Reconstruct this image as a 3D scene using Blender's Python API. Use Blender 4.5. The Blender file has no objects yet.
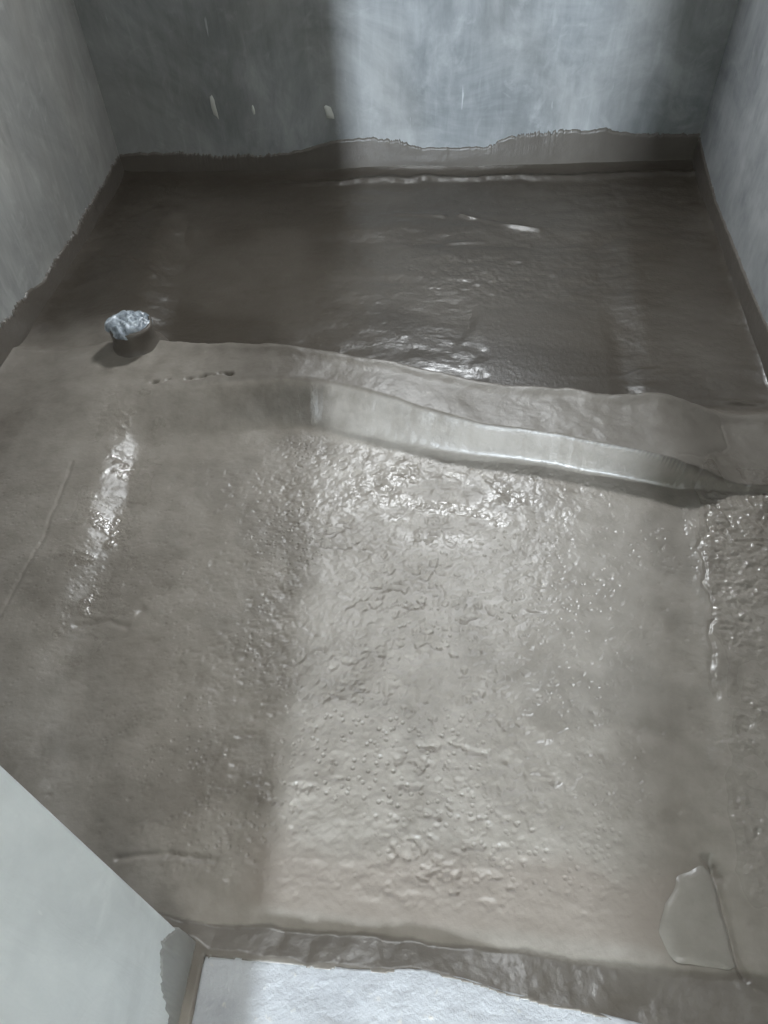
import bpy, bmesh, math, random
import numpy as np
from mathutils import Vector, Matrix

S = bpy.context.scene
COL = S.collection

# ------------------------------------------------------------------ camera, world, lamps, exposure
cam_data = bpy.data.cameras.new('camera')
cam = bpy.data.objects.new('camera', cam_data)
COL.objects.link(cam)
R_IMG = ((0.99561808, 0.0520963, -0.07765699),      # world X, Y, Z along image right / down / forward
         (0.08975958, -0.76530984, 0.63737278),
         (-0.0262269, -0.64155032, -0.76663246))
m = Matrix([(r[0], -r[1], -r[2]) for r in R_IMG]).to_4x4()
m.translation = (0.0, 0.0, 1.3)
cam.matrix_world = m
cam_data.sensor_fit = 'VERTICAL'
cam_data.sensor_height = 36.0
cam_data.lens = 760.0 / 1024.0 * 36.0
cam_data.clip_start = 0.02
S.camera = cam

world = bpy.data.worlds.new('overcast_daylight')
S.world = world
world.use_nodes = True
bg = world.node_tree.nodes['Background']
bg.inputs['Color'].default_value = (0.88, 0.95, 1.0, 1)
bg.inputs['Strength'].default_value = 4.0

def area_lamp(name, loc, target, sx, sy, power, color):
    ld = bpy.data.lights.new(name, 'AREA')
    ld.shape = 'RECTANGLE'; ld.size = sx; ld.size_y = sy
    ld.energy = power; ld.color = color
    o = bpy.data.objects.new(name, ld)
    o.location = loc
    d = Vector(target) - Vector(loc)
    o.rotation_euler = d.to_track_quat('-Z', 'Y').to_euler()
    COL.objects.link(o)
    return o

# bright lamp at the far end of the hall, shining through the doorway over the sill
area_lamp('hall_lamp', (-0.011, -3.6, 1.62), (0.0, 2.6, 0.4), 0.08, 0.24, 465.0, (0.78, 0.89, 1.0))
# general ceiling light of the hall
area_lamp('hall_ceiling_lamp', (0.7, -1.0, 2.42), (0.7, -1.0, 0.0), 1.0, 0.6, 26.0, (1.0, 0.98, 0.95))

# daylight entering by the small high ventilator window in the back wall
area_lamp('window_daylight', (0.0, 2.70, 1.76), (-0.05, 0.9, 0.0), 0.22, 0.19, 48.0, (0.93, 0.97, 1.0))

vs = S.view_settings
vs.view_transform = 'Standard'; vs.look = 'None'
vs.exposure = 0.0; vs.gamma = 1.0; vs.use_curve_mapping = False

# ------------------------------------------------------------------ helpers
rng = np.random.default_rng(7)
random.seed(7)

def obj(name, me, mat=None, parent=None, kind=None, smooth=True):
    o = bpy.data.objects.new(name, me)
    COL.objects.link(o)
    if mat: me.materials.append(mat)
    if parent: o.parent = parent
    if kind: o['kind'] = kind
    if smooth and len(me.polygons):
        me.polygons.foreach_set('use_smooth', np.ones(len(me.polygons), dtype=bool))
    return o

def grid_mesh(name, P):
    """P: (ny, nx, 3) -> mesh, built with foreach_set."""
    ny, nx, _ = P.shape
    me = bpy.data.meshes.new(name)
    idx = np.arange(ny * nx).reshape(ny, nx)
    q = np.stack([idx[:-1, :-1], idx[:-1, 1:], idx[1:, 1:], idx[1:, :-1]], -1).reshape(-1)
    nf = (ny - 1) * (nx - 1)
    me.vertices.add(ny * nx); me.vertices.foreach_set('co', P.reshape(-1).astype(np.float32))
    me.loops.add(nf * 4); me.loops.foreach_set('vertex_index', q.astype(np.int32))
    me.polygons.add(nf)
    me.polygons.foreach_set('loop_start', (np.arange(nf) * 4).astype(np.int32))
    me.update(calc_edges=True)
    me.validate()
    return me

def add_attr(me, name, arr):
    a = me.attributes.new(name, 'FLOAT', 'POINT')
    a.data.foreach_set('value', arr.reshape(-1).astype(np.float32))

def vnoise(x, y, seed):
    """smooth value noise, -1..1"""
    g = np.random.default_rng(seed).random((256, 256)) * 2 - 1
    xi = np.floor(x).astype(int); yi = np.floor(y).astype(int)
    fx = x - xi; fy = y - yi
    fx = fx * fx * fx * (fx * (fx * 6 - 15) + 10); fy = fy * fy * fy * (fy * (fy * 6 - 15) + 10)
    x0 = xi & 255; x1 = (xi + 1) & 255; y0 = yi & 255; y1 = (yi + 1) & 255
    a = g[y0, x0] * (1 - fx) + g[y0, x1] * fx
    b = g[y1, x0] * (1 - fx) + g[y1, x1] * fx
    return a * (1 - fy) + b * fy

def fbm(x, y, f, seed, oct=4, gain=0.5):
    r = 0; a = 1.0; t = 0
    for k in range(oct):
        r = r + a * vnoise(x * f + 17.3 * k, y * f - 9.1 * k, seed + k); t += a
        a *= gain; f *= 2.03
    return r / t

def ss(a, b, x):
    t = np.clip((x - a) / (b - a), 0, 1)
    return t * t * (3 - 2 * t)

def along(pts):
    """polyline -> function of its first coordinate"""
    p = sorted(pts)
    px = [q[0] for q in p]; py = [q[1] for q in p]
    return lambda x: np.interp(x, px, py)

def seg_dist(X, Y, pts):
    D = np.full(X.shape, 9.0)
    for (ax, ay), (bx, by) in zip(pts[:-1], pts[1:]):
        dx, dy = bx - ax, by - ay
        t = np.clip(((X - ax) * dx + (Y - ay) * dy) / (dx * dx + dy * dy), 0, 1)
        D = np.minimum(D, np.hypot(X - ax - t * dx, Y - ay - t * dy))
    return D

def box_bm(bm, x0, x1, y0, y1, z0, z1):
    vs_ = [bm.verts.new(c) for c in ((x0, y0, z0), (x1, y0, z0), (x1, y1, z0), (x0, y1, z0),
                                     (x0, y0, z1), (x1, y0, z1), (x1, y1, z1), (x0, y1, z1))]
    for f in ((0, 3, 2, 1), (4, 5, 6, 7), (0, 1, 5, 4), (1, 2, 6, 5), (2, 3, 7, 6), (3, 0, 4, 7)):
        bm.faces.new([vs_[i] for i in f])

def boxes(name, lst, mat, parent=None, kind=None):
    bm = bmesh.new()
    for b in lst: box_bm(bm, *b)
    me = bpy.data.meshes.new(name); bm.to_mesh(me); bm.free()
    return obj(name, me, mat, parent, kind, smooth=False)

# ------------------------------------------------------------------ materials
class N:
    def __init__(self, name):
        self.m = bpy.data.materials.new(name); self.m.use_nodes = True
        self.t = self.m.node_tree; self.b = self.t.nodes['Principled BSDF']
        self.co = self.t.nodes.new('ShaderNodeTexCoord').outputs['Object']
    def n(self, kind, **kw):
        x = self.t.nodes.new(kind)
        for k, v in kw.items(): setattr(x, k, v)
        return x
    def link(self, a, b): self.t.links.new(a, b)
    def mapping(self, scale, rot=(0, 0, 0)):
        x = self.n('ShaderNodeMapping'); x.inputs['Scale'].default_value = scale; x.inputs['Rotation'].default_value = rot
        self.link(self.co, x.inputs['Vector']); return x.outputs['Vector']
    def noise(self, scale, detail=4, rough=0.55, vec=None, dist=0.0):
        x = self.n('ShaderNodeTexNoise'); x.inputs['Scale'].default_value = scale
        x.inputs['Detail'].default_value = detail; x.inputs['Roughness'].default_value = rough
        x.inputs['Distortion'].default_value = dist
        self.link(vec or self.co, x.inputs['Vector']); return x.outputs['Fac']
    def ramp(self, fac, stops):
        x = self.n('ShaderNodeValToRGB'); e = x.color_ramp.elements
        while len(e) < len(stops): e.new(0.5)
        for k, (p, c) in enumerate(stops):
            e[k].position = p; e[k].color = c if len(c) == 4 else (*c, 1)
        self.link(fac, x.inputs['Fac']); return x.outputs['Color']
    def mix(self, fac, a, b, mode='MIX'):
        x = self.n('ShaderNodeMix', data_type='RGBA', blend_type=mode)
        for s, v in ((x.inputs[0], fac), (x.inputs[6], a), (x.inputs[7], b)):
            if isinstance(v, (int, float)): s.default_value = v
            elif isinstance(v, tuple): s.default_value = v if len(v) == 4 else (*v, 1)
            else: self.link(v, s)
        return x.outputs[2]
    def math(self, op, a, b=0.0, clamp=False):
        x = self.n('ShaderNodeMath', operation=op); x.use_clamp = clamp
        for s, v in ((x.inputs[0], a), (x.inputs[1], b)):
            if isinstance(v, (int, float)): s.default_value = v
            else: self.link(v, s)
        return x.outputs[0]
    def attr(self, name):
        x = self.n('ShaderNodeAttribute'); x.attribute_name = name; return x.outputs['Fac']
    def set(self, **kw):
        for k, v in kw.items():
            s = self.b.inputs[k.replace('_', ' ')]
            if isinstance(v, (int, float)): s.default_value = v
            elif isinstance(v, tuple): s.default_value = v if len(v) == 4 else (*v, 1)
            else: self.link(v, s)
    def bump(self, h, strength, dist=0.01, normal=None):
        x = self.n('ShaderNodeBump'); x.inputs['Strength'].default_value = strength
        x.inputs['Distance'].default_value = dist
        self.link(h, x.inputs['Height'])
        if normal: self.link(normal, x.inputs['Normal'])
        return x.outputs['Normal']

BROWN_D = (0.138, 0.119, 0.098)
BROWN = (0.212, 0.190, 0.162)
BROWN_L = (0.278, 0.253, 0.221)

def membrane_material(name, attrs=True, lift=0.0):
    k = N(name)
    big = k.noise(3.2, 5, 0.6)
    mid = k.noise(19.0, 5, 0.6)
    col = k.ramp(big, [(0.28, BROWN_D), (0.47, BROWN), (0.72, BROWN_L)])
    col = k.mix(0.35, col, k.ramp(mid, [(0.3, BROWN_D), (0.6, BROWN_L)]))
    fine = k.noise(330.0, 3, 0.6)
    coarse = k.noise(95.0, 4, 0.55)
    if attrs:
        tone = k.attr('tone'); wet = k.attr('wet')
        col = k.mix(tone, col, (0.200, 0.170, 0.143))                     # thin pinkish-beige slurry
        col = k.mix(k.attr('dark'), col, (0.055, 0.046, 0.036))        # soaked back-basin coat, painted sill-slope shade, darker ridge top and left ledge
        rough = k.math('SUBTRACT', 0.50, k.math('MULTIPLY', wet, 0.34))
        rough = k.math('ADD', rough, k.math('MULTIPLY', k.math('SUBTRACT', mid, 0.5), 0.12))
        rough = k.math('MAXIMUM', rough, 0.29)
        rough = k.math('SUBTRACT', rough, k.math('MULTIPLY', k.attr('glint'), 0.15))
        k.set(Roughness=rough)
    else:
        col = k.mix(0.80, col, (0.080, 0.069, 0.058))
        k.set(Roughness=0.34)
    if lift: col = k.mix(lift, col, (0.27, 0.26, 0.235))
    k.set(Base_Color=col, IOR=1.45, Specular_IOR_Level=0.5)
    nrm = k.bump(coarse, 0.22, 0.004)
    nrm = k.bump(fine, 0.16, 0.0012, nrm)
    if attrs:
        vo = k.n('ShaderNodeTexVoronoi'); vo.inputs['Scale'].default_value = 75.0; vo.inputs['Randomness'].default_value = 1.0
        k.link(k.co, vo.inputs['Vector'])
        hole = k.ramp(vo.outputs['Distance'], [(0.10, (0, 0, 0)), (0.34, (1, 1, 1))])
        hole = k.math('MULTIPLY', hole, k.attr('pit'))
        nrm = k.bump(hole, 0.55, 0.004, nrm)
        drops = k.math('MULTIPLY', k.noise(115.0, 2, 0.5, dist=0.5), k.attr('glint'))
        nrm = k.bump(drops, 0.45, 0.004, nrm)
    k.set(Normal=nrm)
    return k.m

def simple(name, col, rough, **kw):
    k = N(name)
    v = k.noise(14.0, 4, 0.6)
    c = k.mix(v, tuple(x * 0.86 for x in col), tuple(min(1, x * 1.12) for x in col))
    k.set(Base_Color=c, Roughness=rough, **kw)
    return k.m
def plaster_material(name, c0, c1, c2, streak_rot, warm=None, rough=0.62, streak=0.30):
    k = N(name)
    cloud = k.noise(2.6, 7, 0.66, dist=0.8)
    col = k.ramp(cloud, [(0.38, c0), (0.50, c1), (0.64, c2)])
    st = k.noise(5.0, 6, 0.65, k.mapping((7.0, 7.0, 1.3), streak_rot), 0.6)
    col = k.mix(streak, col, k.ramp(st, [(0.34, c0), (0.55, c1), (0.72, c2)]))
    sw = k.noise(5.5, 5, 0.6, dist=3.0)
    col = k.mix(k.ramp(sw, [(0.56, (0, 0, 0)), (0.74, (0.55, 0.55, 0.55))]), col, c2)
    dk = k.noise(3.7, 5, 0.6, k.mapping((1.0, 1.0, 0.7), (0.3, 0.2, 0)), 1.0)
    col = k.mix(k.ramp(dk, [(0.56, (0, 0, 0)), (0.72, (0.75, 0.75, 0.75))]), col, c0)
    sc = k.noise(9.0, 3, 0.5, k.mapping((6.0, 6.0, 0.8), (streak_rot[0] + 0.12, 0.10, 0)))
    col = k.mix(k.ramp(sc, [(0.735, (0, 0, 0)), (0.79, (0.55, 0.55, 0.55))]), col, tuple(min(1, 1.5 * v) for v in c2))
    if warm:
        wv = k.noise(1.3, 3, 0.5, k.mapping((1.0, 1.0, 0.6)))
        col = k.mix(k.ramp(wv, [(0.45, (0, 0, 0)), (0.68, (0.5, 0.5, 0.5))]), col, warm)
    k.set(Base_Color=col, Roughness=rough, Specular_IOR_Level=0.35)
    g = k.noise(130.0, 5, 0.6)
    nrm = k.bump(st, 0.20, 0.006)
    nrm = k.bump(g, 0.18, 0.0015, nrm)
    k.set(Normal=nrm)
    return k.m

M_floor = membrane_material('wet_cement_membrane')
M_band = membrane_material('wet_membrane_band', attrs=False)
M_flap = membrane_material('smooth_pale_membrane', True, 0.28)
M_splash = simple('thin_grey_splash', (0.26, 0.26, 0.25), 0.32)
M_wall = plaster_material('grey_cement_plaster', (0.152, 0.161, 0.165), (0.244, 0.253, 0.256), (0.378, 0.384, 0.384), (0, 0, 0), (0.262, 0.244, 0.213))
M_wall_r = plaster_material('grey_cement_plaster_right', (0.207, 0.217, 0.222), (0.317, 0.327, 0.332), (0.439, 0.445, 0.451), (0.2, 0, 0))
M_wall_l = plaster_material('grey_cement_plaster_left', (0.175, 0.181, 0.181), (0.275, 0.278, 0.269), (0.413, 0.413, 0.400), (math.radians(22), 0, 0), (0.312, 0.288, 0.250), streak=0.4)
M_jamb = plaster_material('pale_jamb_paint', (0.512, 0.537, 0.549), (0.598, 0.628, 0.640), (0.671, 0.695, 0.701), (0, 0, 0), rough=0.4)
M_hall = plaster_material('pale_wall_paint', (0.58, 0.58, 0.55), (0.66, 0.665, 0.63), (0.73, 0.73, 0.70), (0, 0, 0), rough=0.45)

M_ceiling = simple('ceiling_cement', (0.42, 0.42, 0.40), 0.8)
M_frame = simple('painted_frame', (0.55, 0.53, 0.48), 0.45)
M_window = simple('white_window_frame', (0.75, 0.76, 0.76), 0.35)

# ------------------------------------------------------------------ the setting
XL, XR = -1.19, 0.80
YF = 0.204                                           # room side of the front wall
def yback(x): return 2.56 + 0.08 * (x - XL)          # back wall is a little out of square
ZC = 2.5
DX0, DX1, DZ = -0.338, 0.60, 2.08                    # doorway

# floor: one dense relief (terraces, kerb ridge, ledges, trowel marks, pits)
nx, ny = 840, 1000
xs = np.linspace(XL - 0.01, XR + 0.01, nx)
yt = np.linspace(0, 1, ny)
ys = 0.03 + yt ** 1.08 * (2.74 - 0.03)
X, Y = np.meshgrid(xs, ys)
wob = fbm(X, Y, 9.0, 11, 3)                          # edges drawn by hand wander a little
wob2 = fbm(X, Y, 28.0, 15, 3)
Xw = X + 0.012 * wob + 0.004 * wob2
Yw = Y + 0.010 * fbm(X, Y, 8.0, 21, 3) + 0.004 * fbm(X, Y, 30.0, 25, 3)

lip = along([(-1.3, 1.60), (-1.04, 1.575), (-0.776, 1.607), (-0.526, 1.578), (-0.257, 1.532), (0.073, 1.46), (0.407, 1.44), (0.9, 1.45)])(X)
ftop = along([(-1.3, 1.40), (-0.747, 1.412), (-0.573, 1.43), (-0.319, 1.418), (-0.116, 1.35), (0.074, 1.294), (0.256, 1.272), (0.43, 1.235), (0.523, 1.201), (0.9, 1.19)])(X)
fbot = along([(-1.3, 1.14), (-0.80, 1.15), (-0.60, 1.20), (-0.45, 1.27), (-0.305, 1.292), (-0.062, 1.25), (0.219, 1.243), (0.356, 1.225), (0.534, 1.195), (0.9, 1.18)])(X)
lout = along([(0.1, -0.62), (0.31, -0.66), (0.556, -0.775), (0.68, -0.80), (0.872, -0.79), (1.19, -0.824), (1.42, -0.837), (1.6, -0.85)])(Y)
linn = along([(0.1, -0.45), (0.315, -0.511), (0.436, -0.60), (0.689, -0.675), (0.961, -0.700), (1.203, -0.725), (1.5, -0.75)])(Y)
rinn = 0.012 * fbm(X, Y, 14, 133, 4, 0.6) + along([(0.1, 0.471), (0.256, 0.465), (0.38, 0.455), (0.675, 0.485), (0.846, 0.500), (1.22, 0.511), (1.6, 0.51)])(Y)
rout = 0.016 * fbm(X, Y, 12, 137, 4, 0.6) + along([(0.1, 0.50), (0.373, 0.495), (0.662, 0.53), (0.83, 0.545), (1.08, 0.556), (1.226, 0.565), (1.6, 0.57)])(Y)

KERB = 0.082
left_ledge = 1 - ss(0, 1, (Xw - lout) / (linn - lout))
right_ledge = ss(0, 1, (Xw - rinn) / (rout - rinn))
near = (0.030 - 0.016 * ss(-0.88, -1.17, X)) * left_ledge * (0.55 + 0.45 * ss(0.5, 1.1, Y)) + (0.005 - 0.001 * ss(0.58, 0.78, X)) * right_ledge
near -= 0.004 * (1 - ss(0.35, 0.47, Y + 0.02 * wob)) * (1 - left_ledge)
# kerb ridge between the two basins
Yr = Y + 0.006 * fbm(X, Y, 5, 151, 2) + 0.0015 * fbm(X, Y, 30, 155, 3)
face = np.clip((Yr - fbot) / (ftop - fbot), 0, 1)
face = 0.16 * ss(0, 0.7, face) + 0.84 * ss(0.30, 1.0, face)
ltop = ss(-0.36, -0.78, X)                           # ridge sinks into the left ledge by the pipe
rtop = ss(0.48, 0.68, X)
top = KERB + 0.016 * ss(0.15, -0.25, X) - 0.040 * ltop - 0.062 * rtop
top = top - 0.036 * ss(-0.88, -1.15, X)
top = top + 0.005 * fbm(X, Y, 7, 31, 3) + 0.0014 * fbm(X, Y, 22, 35, 3)
# back basin with ledges at its sides
bL = along([(1.4, -0.80), (1.706, -0.824), (1.85, -0.845), (2.147, -0.884), (2.8, -0.90)])(Y)
bR = along([(1.4, 0.445), (1.534, 0.452), (1.869, 0.474), (2.209, 0.474), (2.8, 0.474)])(Y)
bT = along([(-1.3, 2.13), (-0.884, 2.147), (-0.664, 2.186), (-0.183, 2.22), (0.196, 2.225), (0.474, 2.209), (1, 2.2)])(X)
back = (0.036 - 0.028 * ss(-0.92, -1.17, X)) * (1 - ss(-0.08, 0.05, Xw - bL)) * (1 - 0.8 * ss(2.15, 2.45, Y)) + 0.012 * ss(-0.05, 0.07, Xw - bR)
back = np.maximum(back, 0.010 * ss(-0.04, 0.06, Yw - bT))
back_edge = ss(-0.030, 0.022, Yw - lip)              # 0 on the ridge, 1 down in the back basin
Zf = near * (1 - face) + np.maximum(top, near) * face
Zf = np.where(X < -0.70, np.maximum(Zf, near), Zf)
Zf = Zf * (1 - back_edge) + back * back_edge
# rolled lip along the crest
Zf += 0.007 * np.exp(-((Yw - lip + 0.035) / 0.018) ** 2) * ss(-0.85, -0.6, X)

# coved corners at the walls
dback = (2.56 + 0.08 * (X - XL)) - Y
for d, hgt, w in ((X - XL, 0.008, 0.012), (XR - X, 0.008, 0.012), (dback, 0.022, 0.030)):
    Zf += hgt * np.exp(-np.clip(d, 0, 9) / w) * ss(0.30, 0.5, Y)
Zf += 0.010 * np.exp(-((dback - 0.070 - 0.02 * wob) / 0.016) ** 2) * ss(-0.75, -0.3, X)      # bead along the back cove

# sloped edge of the sill at the doorway, coated down into the basin
sill_line = along([(-0.7, 0.205), (-0.336, 0.205), (-0.314, 0.190), (-0.173, 0.187), (-0.028, 0.193), (0.073, 0.187), (0.171, 0.174), (0.281, 0.163), (0.36, 0.150), (0.9, 0.135)])(X)
sill_line = sill_line + 0.006 * fbm(X, Y * 0 + 3.3, 16, 41, 4)
kerb_in = along([(-0.7, 0.236), (-0.408, 0.236), (-0.286, 0.226), (-0.136, 0.234), (-0.001, 0.236), (0.117, 0.234), (0.262, 0.233), (0.404, 0.237), (0.9, 0.235)])(X) + 0.004
SILL = 0.022
slope = 1 - np.clip((Yw - sill_line - 0.004) / (kerb_in - sill_line), 0, 1)
Zf = np.maximum(Zf, (SILL + 0.010) * slope - 0.010)
Zf = np.where((Y < sill_line) & (X > -0.319), 0.015, Zf)

# the smooth lobe of membrane folded over at the right end of the sill
patch = [(0.366, 0.262), (0.357, 0.285), (0.372, 0.323), (0.400, 0.366), (0.436, 0.390), (0.456, 0.380), (0.459, 0.31), (0.468, 0.255), (0.469, 0.243), (0.380, 0.246)]
# creases, cracks and folds
def groove(pts, depth, w, jit=1.0):
    global Zf
    D = seg_dist(X + jit * 0.006 * wob2, Y + jit * 0.006 * wob, pts)
    Zf = Zf - depth * np.exp(-(D / w) ** 2)
    return D
groove([(0.456, 0.385), (0.461, 0.31), (0.474, 0.235)], 0.007, 0.005, 0.6)
groove([(0.452, 0.392), (0.462, 0.372)], 0.010, 0.009)
groove([(-0.74, 1.415), (-0.70, 1.428), (-0.66, 1.424), (-0.61, 1.436), (-0.54, 1.430)], 0.011 * np.clip(0.5 + 2.2 * wob2, 0, 1.2), 0.005, 2.0)
groove([(-0.871, 1.162), (-0.856, 0.939), (-0.868, 0.76), (-0.90, 0.6)], 0.002, 0.004)
groove([(-0.504, 0.320), (-0.42, 0.332), (-0.34, 0.330)], 0.005, 0.005)
groove([(0.52, 1.225), (0.60, 1.262), (0.64, 1.30), (0.64, 1.42)], 0.0014, 0.0035, 3.0)
groove([(0.555, 1.20), (0.585, 1.12), (0.545, 1.02), (0.535, 0.86), (0.51, 0.68)], 0.003, 0.004, 2.2)
groove([(0.60, 1.17), (0.622, 1.10), (0.60, 1.04)], 0.003, 0.004, 2.0)
groove([(-0.72, 0.74), (-0.66, 0.76), (-0.62, 0.75)], 0.004, 0.006)
groove([(-0.02, 0.545), (0.05, 0.55), (0.10, 0.547)], 0.003, 0.006)
fold_mod = fbm(X, Y, 11, 111, 2)
for pts, hgt, w in (([(0.003, 2.353), (0.12, 2.305), (0.258, 2.265)], 0.007, 0.010),
                    ([(-0.25, 2.17), (-0.118, 2.186), (0.05, 2.205), (0.224, 2.193)], 0.005, 0.012),
                    ([(-0.20, 2.35), (-0.05, 2.345)], 0.004, 0.012),
                    ([(-0.912, 2.29), (-0.84, 2.20), (-0.789, 2.118)], 0.008, 0.014),
                    ([(-1.13, 2.05), (-0.99, 2.00), (-0.90, 1.93)], 0.005, 0.012),
                    ([(-1.12, 2.25), (-0.99, 2.22)], 0.004, 0.012),
                    ([(0.32, 1.565), (0.44, 1.575), (0.53, 1.600)], 0.006, 0.009),
                    ([(0.50, 1.47), (0.62, 1.485), (0.76, 1.48)], 0.006, 0.009),
                    ([(-0.34, 0.395), (-0.30, 0.36), (-0.22, 0.345), (-0.10, 0.352), (0.1, 0.36)], 0.003, 0.010),
                    ([(-0.05, 1.13), (0.02, 1.12), (0.12, 1.14)], 0.003, 0.012),
                    ([(-0.14, 1.17), (-0.02, 1.19), (0.10, 1.18)], 0.003, 0.012),
                    ([(-0.16, 1.06), (-0.02, 1.07), (0.08, 1.05)], 0.002, 0.012)):
    D = seg_dist(X + 0.006 * wob2, Y + 0.006 * wob, pts)
    Zf = Zf + 0.75 * hgt * np.clip(0.55 + 1.3 * fold_mod, 0, 1.3) * np.exp(-(D / w) ** 2)

# relief noise
zone_near = ss(0.26, 0.32, Y) * (1 - ss(-0.02, 0.03, Yw - fbot))
rough_mid = zone_near * np.exp(-(((X + 0.10) / 0.30) ** 2)) * (1 - ss(1.15, 1.25, Y) * 0.3)
Zf += 0.0035 * fbm(X, Y, 3.5, 51, 3) + 0.0016 * fbm(X, Y, 13, 55, 3)
Zf += (0.0004 + 0.0026 * rough_mid) * fbm(X, Y * 1.25, 48, 61, 4, 0.6)
spark_l = np.exp(-((Xw - (lout * 0.4 + linn * 0.6)) / 0.075) ** 2) * ss(0.55, 0.8, Y) * (1 - ss(1.36, 1.43, Y))
spark_r = ss(0.0, 0.03, Xw - rout + 0.01) * ss(0.22, 0.45, Y) * (1 - ss(1.15, 1.3, Y))
spark_m = np.exp(-(((X - 0.02) / 0.20) ** 2 + ((Y - 1.12) / 0.11) ** 2))
spark_e = np.exp(-(((X + 0.30) / 0.10) ** 2 + ((Y - 0.275) / 0.03) ** 2))
spark_l = spark_l * ss(-0.15, 0.25, fbm(X, Y, 20, 121, 3)); spark_r = spark_r * ss(-0.5, 0.1, fbm(X, Y, 14, 125, 3))
spark_m = spark_m * ss(-0.25, 0.22, fbm(X * 0.6, Y * 1.9, 11, 129, 3))
spark = np.clip(spark_l + spark_r * 2.4 + spark_m + 0.25 * spark_e, 0, 2.2)
Zf += spark * (0.0022 * fbm(X * 0.6, Y * 1.4, 50, 71, 3, 0.6) + 0.0010 * fbm(X, Y, 125, 75, 2, 0.5))
back_rough = back_edge * np.exp(-(((X - 0.1) / 0.3) ** 2 + ((Y - 2.02) / 0.13) ** 2))
Zf += 0.0024 * back_rough * fbm(X, Y, 45, 81, 3) + back_edge * (0.0045 * fbm(X * 0.7, Y * 1.6, 5, 141, 3) + 0.0016 * fbm(X * 0.7, Y * 1.5, 17, 145, 4))
# pits left by burst bubbles
dx = xs[1] - xs[0]
pr = np.random.default_rng(5)
Zf -= 0.0024 * zone_near * np.clip(0.2 + rough_mid, 0, 1) * ss(0.16, 0.42, fbm(X, Y * 1.2, 58, 171, 3, 0.55)) * ss(-0.4, 0.1, fbm(X, Y, 9, 175, 2))
for k in range(420):
    if k < 260:
        cx = pr.normal(-0.08, 0.26); cy = pr.uniform(0.33, 1.15)
    else:
        cx = pr.uniform(-0.70, 0.5); cy = pr.uniform(0.30, 1.2)
    if not (-0.74 < cx < 0.5): continue
    rad = pr.uniform(0.0028, 0.0045) * (1.6 if pr.random() < 0.05 else 1)
    dep = rad * pr.uniform(0.28, 0.52)
    i0 = np.searchsorted(xs, cx - 3 * rad); i1 = np.searchsorted(xs, cx + 3 * rad)
    j0 = np.searchsorted(ys, cy - 3 * rad); j1 = np.searchsorted(ys, cy + 3 * rad)
    q = ((X[j0:j1, i0:i1] - cx) ** 2 + ((Y[j0:j1, i0:i1] - cy) * 1.25) ** 2 ) / rad ** 2 if i1 > i0 and j1 > j0 else None
    if q is not None:
        Zf[j0:j1, i0:i1] += -dep * np.exp(-q)
for cx, cy, rad in ((0.135, 0.535, 0.011), (0.215, 0.505, 0.011), (0.30, 0.56, 0.008), (-0.60, 0.79, 0.012), (-0.37, 0.70, 0.007), (-0.03, 0.36, 0.008), (0.05, 0.34, 0.006)):
    q = ((X - cx) ** 2 + (Y - cy) ** 2) / rad ** 2
    Zf += -0.45 * rad * np.exp(-q)
# shallow standing water fills the front of the back basin level
pond = ss(0.0, 0.06, X - 0.02 + 0.05 * wob) * (1 - ss(0.40, 0.47, X)) * ss(0, 0.03, Y - lip - 0.02) * (1 - ss(1.80, 1.92, Y))
Zf = Zf * (1 - 0.85 * pond) + 0.006 * 0.85 * pond

me = grid_mesh('floor', np.stack([X, Y, Zf], -1))
# material fields: how wet, where the thin beige slurry lies, where the coat is darkened
wet = 0.45 + 0.25 * fbm(X, Y, 4, 91, 3) + 0.35 * spark + 0.3 * back_edge + 0.35 * pond
wet += 0.25 * ss(0.10, 0.30, X) * zone_near - 0.3 * ss(0.8, 1.0, face) * (1 - back_edge) - 0.35 * rough_mid * (1 - spark)
add_attr(me, 'wet', np.clip(wet, 0, 1))
add_attr(me, 'glint', np.clip(spark, 0, 1))
add_attr(me, 'pit', np.clip(zone_near * (0.25 + 0.75 * np.exp(-(((X + 0.12) / 0.30) ** 2))) * ss(-0.35, 0.35, fbm(X, Y, 6, 161, 3)) * (1 - 0.7 * ss(0.36, 0.30, Y)), 0, 1))
tone = 0.80 * ss(-0.32, -0.25, Xw) * (1 - ss(0.40, 0.47, Xw)) * ss(0.25, 0.27, Yw) * (1 - ss(0.34, 0.40, Yw + 0.03 * wob))
tone += 0.0 * ss(0, 0.3, fbm(X, Y, 5, 95, 3)) * rough_mid
add_attr(me, 'tone', np.clip(tone, 0, 1))
dark = back_edge * (0.88 + 0.12 * ss(-0.3, 0.3, fbm(X, Y, 3, 99, 3)))
dark = dark * (1 - ss(-0.72, -0.95, Xw) * (1 - ss(1.50, 1.78, Yw + 0.10 * wob)))
dark += 0.55 * ss(0.02, 0.12, slope) * ss(0.10, 0.16, Y) + 0.58 * (1 - back_edge) * ss(0.93, 1.0, face) * ss(-0.75, -0.45, X) + 0.2 * ss(0.1, 0.4, fbm(X, Y, 6, 103, 3)) * zone_near  # shade painted on the sill slope, darker ridge top, random near-floor blotches
dark += 0.22 * ss(-0.85, -1.05, Xw) * (1 - back_edge) * ss(0.9, 1.2, Y)
add_attr(me, 'dark', np.clip(dark, 0, 1))
floor = obj('floor', me, M_floor, kind='structure')

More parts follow.
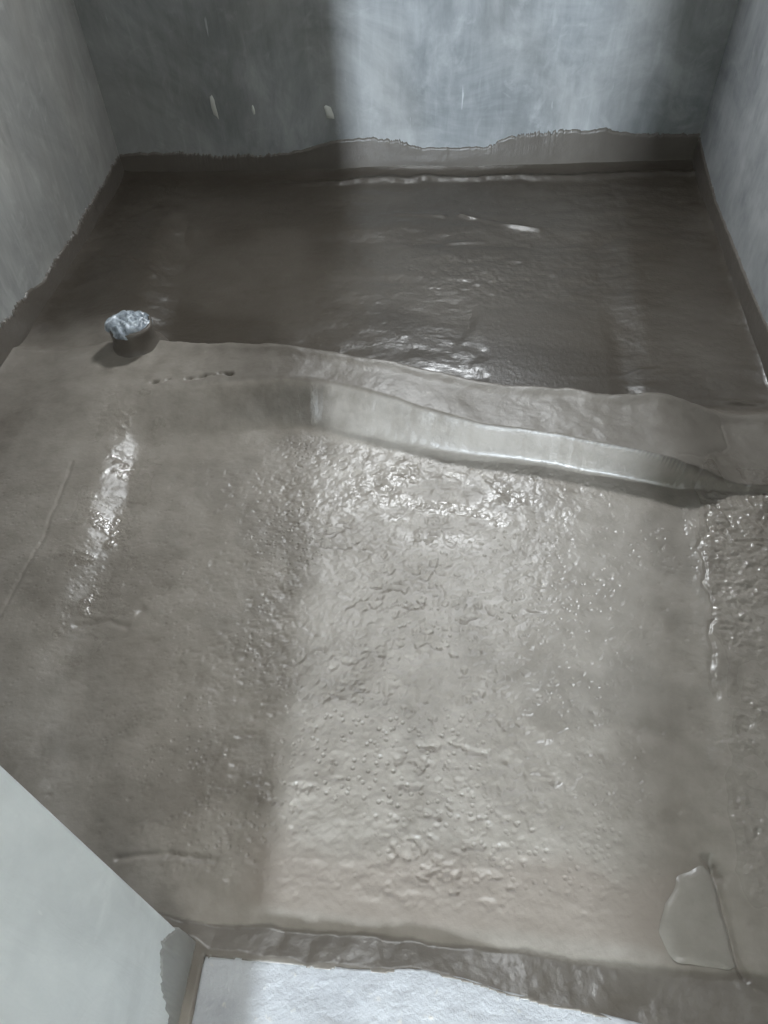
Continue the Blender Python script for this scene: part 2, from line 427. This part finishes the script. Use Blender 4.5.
# walls: gently uneven plaster sheets
def wall_sheet(name, p0, p1, z0, z1, inward, mat, seed, amp=0.004, nu=120, nv=120):
    u = np.linspace(0, 1, nu); v = np.linspace(0, 1, nv)
    U, V = np.meshgrid(u, v)
    L = math.hypot(p1[0] - p0[0], p1[1] - p0[1])
    h = amp * fbm(U * L, V * (z1 - z0), 3.0, seed, 4) - amp
    P = np.stack([p0[0] + (p1[0] - p0[0]) * U + inward[0] * h, p0[1] + (p1[1] - p0[1]) * U + inward[1] * h, z0 + (z1 - z0) * V], -1)
    return obj(name, grid_mesh(name, P), mat, kind='structure')
bl, br = (XL, yback(XL)), (XR, yback(XR))
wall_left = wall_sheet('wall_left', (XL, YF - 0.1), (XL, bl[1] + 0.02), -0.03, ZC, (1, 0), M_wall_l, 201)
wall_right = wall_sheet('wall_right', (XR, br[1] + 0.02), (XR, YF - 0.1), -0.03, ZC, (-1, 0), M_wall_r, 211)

# back wall with a high window opening
WX0, WX1, WZ0, WZ1 = -0.20, 0.20, 1.58, 1.94
def back_panel(x0, x1, z0, z1, nu, nv):
    U, V = np.meshgrid(np.linspace(x0, x1, nu), np.linspace(z0, z1, nv))
    h = 0.004 * fbm(U, V, 3.0, 221, 4) + 0.004
    return np.stack([U, 2.56 + 0.08 * (U - XL) + h, V], -1)
bm = bmesh.new()
for a in ((XL - 0.02, XR + 0.02, -0.03, WZ0, 160, 120), (XL - 0.02, WX0, WZ0, WZ1, 60, 30), (WX1, XR + 0.02, WZ0, WZ1, 20, 30), (XL - 0.02, XR + 0.02, WZ1, ZC, 100, 16)):
    t = grid_mesh('panel', back_panel(*a)); bm.from_mesh(t); bpy.data.meshes.remove(t)
me = bpy.data.meshes.new('wall_back'); bm.to_mesh(me); bm.free()
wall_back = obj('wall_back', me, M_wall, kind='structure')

# high window in the back wall (above the frame of view): reveal, sash bars, open louvre
yw0, yw1 = yback(WX0) - 0.005, yback(WX1) + 0.16
win = boxes('window_1', [(WX0 - 0.03, WX0, yw0, yw1, WZ0 - 0.03, WZ1 + 0.03), (WX1, WX1 + 0.03, yw0 + 0.04, yw1, WZ0 - 0.03, WZ1 + 0.03),
                         (WX0, WX1, yw0 + 0.02, yw1, WZ0 - 0.03, WZ0), (WX0, WX1, yw0 + 0.02, yw1, WZ1, WZ1 + 0.03)], M_window, kind='structure')
boxes('window_mullion', [((WX0 + WX1) / 2 - 0.012, (WX0 + WX1) / 2 + 0.012, yw1 - 0.05, yw1 - 0.02, WZ0, WZ1)], M_window, win)

# ceiling, front wall with doorway, hall beyond the door
boxes('ceiling', [(XL - 0.1, XR + 0.1, YF - 0.1, 2.95, ZC, ZC + 0.1)], M_ceiling, kind='structure')
wall_front = boxes('wall_front', [(-1.35, DX0, 0.0, YF, -0.05, ZC), (DX1, 1.45, 0.0, YF, -0.05, ZC), (DX0, DX1, 0.0, YF, DZ, ZC)], M_jamb, kind='structure')
bv = wall_front.modifiers.new('soft_arris', 'BEVEL'); bv.width = 0.004; bv.segments = 2; bv.limit_method = 'ANGLE'
door = boxes('door_1', [(-0.345, -0.30, -0.16, 0.0, 0.03, DZ + 0.06)], M_frame, kind='structure')
boxes('door_frame_post', [(0.50, 0.61, -0.16, 0.0, 0.03, DZ + 0.06)], M_frame, door)
boxes('door_frame_head', [(-0.30, 0.50, -0.16, 0.0, DZ, DZ + 0.06)], M_frame, door)
boxes('trim_1', [(-1.35, -0.345, -0.16, 0.0, 0.0, ZC), (0.61, 1.45, -0.16, 0.0, 0.0, ZC), (-0.345, 0.61, -0.16, 0.0, DZ + 0.06, ZC)], M_hall, kind='structure')
boxes('wall_hall', [(-1.40, -1.35, -4.6, 0.0, 0.0, ZC), (1.45, 1.50, -4.6, 0.0, 0.0, ZC), (-1.40, 1.50, -4.65, -4.6, 0.0, ZC)], M_hall, kind='structure')
boxes('beam_blocker', [(0.108, 1.45, -2.30, -2.20, 0.03, ZC)], M_hall, kind='structure')  # unseen screen added in the hall to soften the beam's right edge
boxes('beam_blocker', [(-1.35, -0.166, -1.06, -0.97, 0.03, ZC)], M_hall, kind='structure')  # second unseen screen, added to shape the left edge of the beam
boxes('floor_hall', [(-1.40, 1.50, -4.65, -0.10, -0.04, 0.03)], M_hall, kind='structure')
boxes('ceiling_hall', [(-1.40, 1.50, -4.65, 0.0, ZC, ZC + 0.1)], M_hall, kind='structure')

# pale stone sill under the doorway
k = N('pale_wet_sill')
c = k.ramp(k.noise(9.0, 5, 0.6), [(0.3, (0.28, 0.285, 0.295)), (0.6, (0.36, 0.365, 0.375))])
sp = k.noise(60.0, 3, 0.5)
c = k.mix(k.ramp(sp, [(0.66, (0, 0, 0)), (0.75, (0.6, 0.6, 0.6))]), c, (0.50, 0.46, 0.40))
k.set(Base_Color=c, Roughness=0.3, Normal=k.bump(k.noise(120.0, 4, 0.6), 0.5, 0.004))
M_sill = k.m
U, V = np.meshgrid(np.linspace(-0.320, 0.599, 260), np.linspace(-0.10, 0.215, 100))
Zs = SILL + 0.0014 * fbm(U, V, 40, 301, 3) + 0.001 * fbm(U, V, 9, 305, 3)
edge = np.minimum(np.minimum(U + 0.320, 0.599 - U), np.minimum(V + 0.10, 0.215 - V))
Zs = np.where(edge < 1e-6, 0.0, Zs)
Us = U + 0.003 * fbm(V, V * 0, 22, 309, 3) * (1 - ss(0, 0.05, U + 0.320))
V = -0.10 + (V + 0.10) / 0.315 * (np.interp(U, xs, sill_line[0]) + 0.008 + 0.10)
sill = obj('trim_2', grid_mesh('trim_2', np.stack([Us, V, Zs], -1)), M_sill, kind='structure')

# membrane bands turned up the walls: skins a few millimetres thick with ragged brushed tops
def band(name, parent, path, tops, normal, seed, n=1100, rag=0.010, thick=0.004):
    """path: function u->(x, y); tops: (u, z) list, u in 0..1"""
    u = np.linspace(0, 1, n)
    zt = np.interp(u, [t[0] for t in tops], [t[1] for t in tops])
    zt = zt + rag * fbm(u * 12, u * 0 + 2.2, 3.0, seed, 5, 0.62)
    hair = np.random.default_rng(seed + 3).random(n)
    hair = np.convolve(hair, [0.25, 0.5, 0.25], 'same') - 0.5
    zt = zt + rag * 2.2 * hair * ss(-0.2, 0.4, fbm(u * 9, u * 0 + 5.1, 2.0, seed + 5, 2))
    rows = 14
    P = np.zeros((rows + 1, n, 3))
    for r in range(rows + 1):
        if r < rows:
            f = r / (rows - 1); z = -0.01 + f * (zt + 0.01)
            off = thick * (1 - 0.90 * f ** 2) + 0.25 * thick * fbm(u * 30, np.full(n, f * 4.0), 2.0, seed + 9, 3)
        else:
            z = zt + 0.0015; off = np.full(n, -0.014)
        p = np.array([path(t) for t in u])
        P[r, :, 0] = p[:, 0] + normal[0] * off; P[r, :, 1] = p[:, 1] + normal[1] * off; P[r, :, 2] = z
    return obj(name, grid_mesh(name, P), M_band, parent)

LBX = XR - XL
bt = [(-1.19, 0.09), (-1.01, 0.096), (-0.822, 0.076), (-0.629, 0.080), (-0.56, 0.092), (-0.451, 0.124), (-0.349, 0.130), (-0.23, 0.121), (-0.13, 0.094), (0.08, 0.088), (0.16, 0.121), (0.325, 0.141), (0.492, 0.138), (0.596, 0.121), (0.8, 0.115)]
band('membrane_band', wall_back, lambda t: (XL + t * LBX, yback(XL + t * LBX)), [((x - XL) / LBX, z) for x, z in bt], (0, -1), 401)
LY = bl[1] - YF
lt = [(0.204, 0.09), (1.2, 0.095), (1.555, 0.097), (1.75, 0.088), (1.816, 0.070), (1.95, 0.066), (2.138, 0.066), (2.341, 0.077), (2.56, 0.088)]
band('membrane_band', wall_left, lambda t: (XL, YF + t * LY), [((y - YF) / LY, z) for y, z in lt], (1, 0), 411, rag=0.012)
RY = br[1] - YF
rt = [(0.204, 0.09), (1.4, 0.09), (1.678, 0.087), (1.997, 0.073), (2.369, 0.069), (2.6, 0.09), (2.74, 0.108)]
band('membrane_band', wall_right, lambda t: (XR, YF + t * RY), [((y - YF) / RY, z) for y, z in rt], (-1, 0), 421, rag=0.006)
# splash of membrane on the door reveal
band('membrane_splash', wall_front, lambda t: (DX0, -0.0 + t * (YF + 0.003)), [(0, 0.05), (0.45, 0.055), (0.52, 0.075), (0.60, 0.12), (0.72, 0.16), (0.85, 0.185), (0.95, 0.15), (1, 0.12)], (1, 0), 431, n=120, rag=0.012, thick=0.0035).data.materials[0] = M_splash

# pale chips and smears of plaster on the back wall
M_chip = simple('pale_plaster_chip', (0.50, 0.50, 0.46), 0.7)
def chip(parent, x, z, w, h, seed, tilt=0.0):
    r = random.Random(seed); n = 12
    bm = bmesh.new(); ring = []; top_ = []
    for i in range(n):
        a = 2 * math.pi * i / n; q = r.uniform(0.65, 1.1)
        px, pz = w * q * math.cos(a), h * q * math.sin(a)
        px, pz = px * math.cos(tilt) - pz * math.sin(tilt), px * math.sin(tilt) + pz * math.cos(tilt)
        ring.append(bm.verts.new((x + px, yback(x + px) + 0.006, z + pz)))
        top_.append(bm.verts.new((x + px * 0.75, yback(x + px) - 0.0015, z + pz * 0.75)))
    for i in range(n):
        bm.faces.new((ring[i], ring[(i + 1) % n], top_[(i + 1) % n], top_[i]))
    bm.faces.new(top_)
    me = bpy.data.meshes.new('plaster_chip'); bm.normal_update(); bm.to_mesh(me); bm.free()
    return obj('plaster_chip', me, M_chip, parent)

# ------------------------------------------------------------------ the capped pipe
pipe = bpy.data.objects.new('drain_pipe', None)
pipe.location = (-0.835, 1.572, 0.045)
COL.objects.link(pipe)
pipe['label'] = 'short drain pipe stub coated in brown membrane and capped with crumpled silvery plastic'
pipe['category'] = 'pipe'
pn = 64
rows = [(0.082, -0.012), (0.076, 0.0), (0.068, 0.004), (0.061, 0.011), (0.0565, 0.022), (0.055, 0.034), (0.0555, 0.046), (0.057, 0.056), (0.0555, 0.062), (0.050, 0.064), (0.049, 0.055)]
P = np.zeros((len(rows), pn + 1, 3))
for j, (r, z) in enumerate(rows):
    a = np.linspace(0, 2 * math.pi, pn + 1)
    w = fbm(np.cos(a) * 1.5 + 5, np.sin(a) * 1.5 + 5 + z * 20, 2.0, 501, 3)
    rr = r * (1 + 0.035 * w) + (0.006 * np.clip(np.cos(a - 4.0), 0, 1) if j < 3 else 0)
    P[j, :, 0] = rr * np.cos(a); P[j, :, 1] = rr * np.sin(a); P[j, :, 2] = z * 1.22
obj('pipe_body', grid_mesh('pipe_body', P), M_band, pipe)
# crumpled plastic film tied over the mouth
k = N('crumpled_silver_plastic')
c = k.ramp(k.noise(38.0, 4, 0.6, dist=0.6), [(0.35, (0.12, 0.14, 0.16)), (0.54, (0.32, 0.36, 0.40)), (0.70, (0.72, 0.77, 0.82))])
k.set(Base_Color=c, Roughness=0.3, Normal=k.bump(k.noise(90.0, 3, 0.5), 0.5, 0.004), Metallic=0.0)
M_plastic = k.m
nr, na = 22, 72
Rr, Aa = np.meshgrid(np.linspace(0.0, 1.0, nr), np.linspace(0, 2 * math.pi, na + 1), indexing='ij')
outline = 0.0535 * (1 + 0.13 * vnoise(np.cos(Aa) * 2 + 9, np.sin(Aa) * 2 + 9, 511) + 0.16 * np.exp(-((Aa - 3.5) / 0.35) ** 2))
px = Rr * outline * np.cos(Aa); py = Rr * outline * np.sin(Aa)
fold = fbm(px, py, 42, 521, 3, 0.6)
pz = 0.084 - 0.012 * Rr ** 6 + 0.010 * (1 - np.abs(fold) * 2.2) * (0.35 + 0.65 * (1 - Rr ** 4)) - 0.004 * px / 0.06
pz[-1] -= 0.006
P = np.stack([px, py, pz], -1)
obj('plastic_cover', grid_mesh('plastic_cover', P), M_plastic, pipe, smooth=False)

# ------------------------------------------------------------------ small details
for x, z, w, h, sd, tl in ((-0.83, 0.24, 0.010, 0.050, 1, 0.10), (-0.90, 0.60, 0.006, 0.035, 2, 0.0), (-0.45, 0.215, 0.018, 0.030, 3, 0.35), (-0.70, 0.23, 0.006, 0.022, 4, 0.1)):
    chip(wall_back, x, z, w, h, sd, tl)
# folded lobe of membrane at the right end of the sill
def lobe(pts, z0, thick, parent, name):
    pts = np.array(pts); c = pts.mean(0); n = 96; rings = 10
    t = np.linspace(0, len(pts), n, endpoint=False); i = t.astype(int); f = (t - i)[:, None]
    P0 = pts[i % len(pts)] * (1 - f) + pts[(i + 1) % len(pts)] * f
    for _ in range(6): P0 = (np.roll(P0, 1, 0) + P0 * 2 + np.roll(P0, -1, 0)) / 4
    P0 += 0.0035 * np.stack([vnoise(P0[:, 0] * 60, P0[:, 1] * 60, 601), vnoise(P0[:, 0] * 60, P0[:, 1] * 60, 602)], -1)
    P0 = np.vstack([P0, P0[:1]])
    ring = []
    for r in range(rings):
        q = 1 - r / (rings - 1)
        e = c + (P0 - c) * max(q, 0.001)
        zz = np.interp(e[:, 1], ys, np.arange(ny)).astype(int), np.interp(e[:, 0], xs, np.arange(nx)).astype(int)
        base = Zf[zz]
        ring.append(np.column_stack([e, base * 0.8 + z0 * 0.2 + thick * (1 - q ** 3) - (0.003 if r == 0 else 0)]))
    return obj(name, grid_mesh(name, np.array(ring)), M_flap, parent)
me_lobe = lobe(patch, 0.016, 0.0018, floor, 'membrane_flap')
add_attr(me_lobe.data, 'wet', np.full(len(me_lobe.data.vertices), 0.6))
add_attr(me_lobe.data, 'tone', np.full(len(me_lobe.data.vertices), 0.0))
add_attr(me_lobe.data, 'pit', np.zeros(len(me_lobe.data.vertices)))
add_attr(me_lobe.data, 'glint', np.zeros(len(me_lobe.data.vertices)))
add_attr(me_lobe.data, 'dark', np.full(len(me_lobe.data.vertices), 0.0))
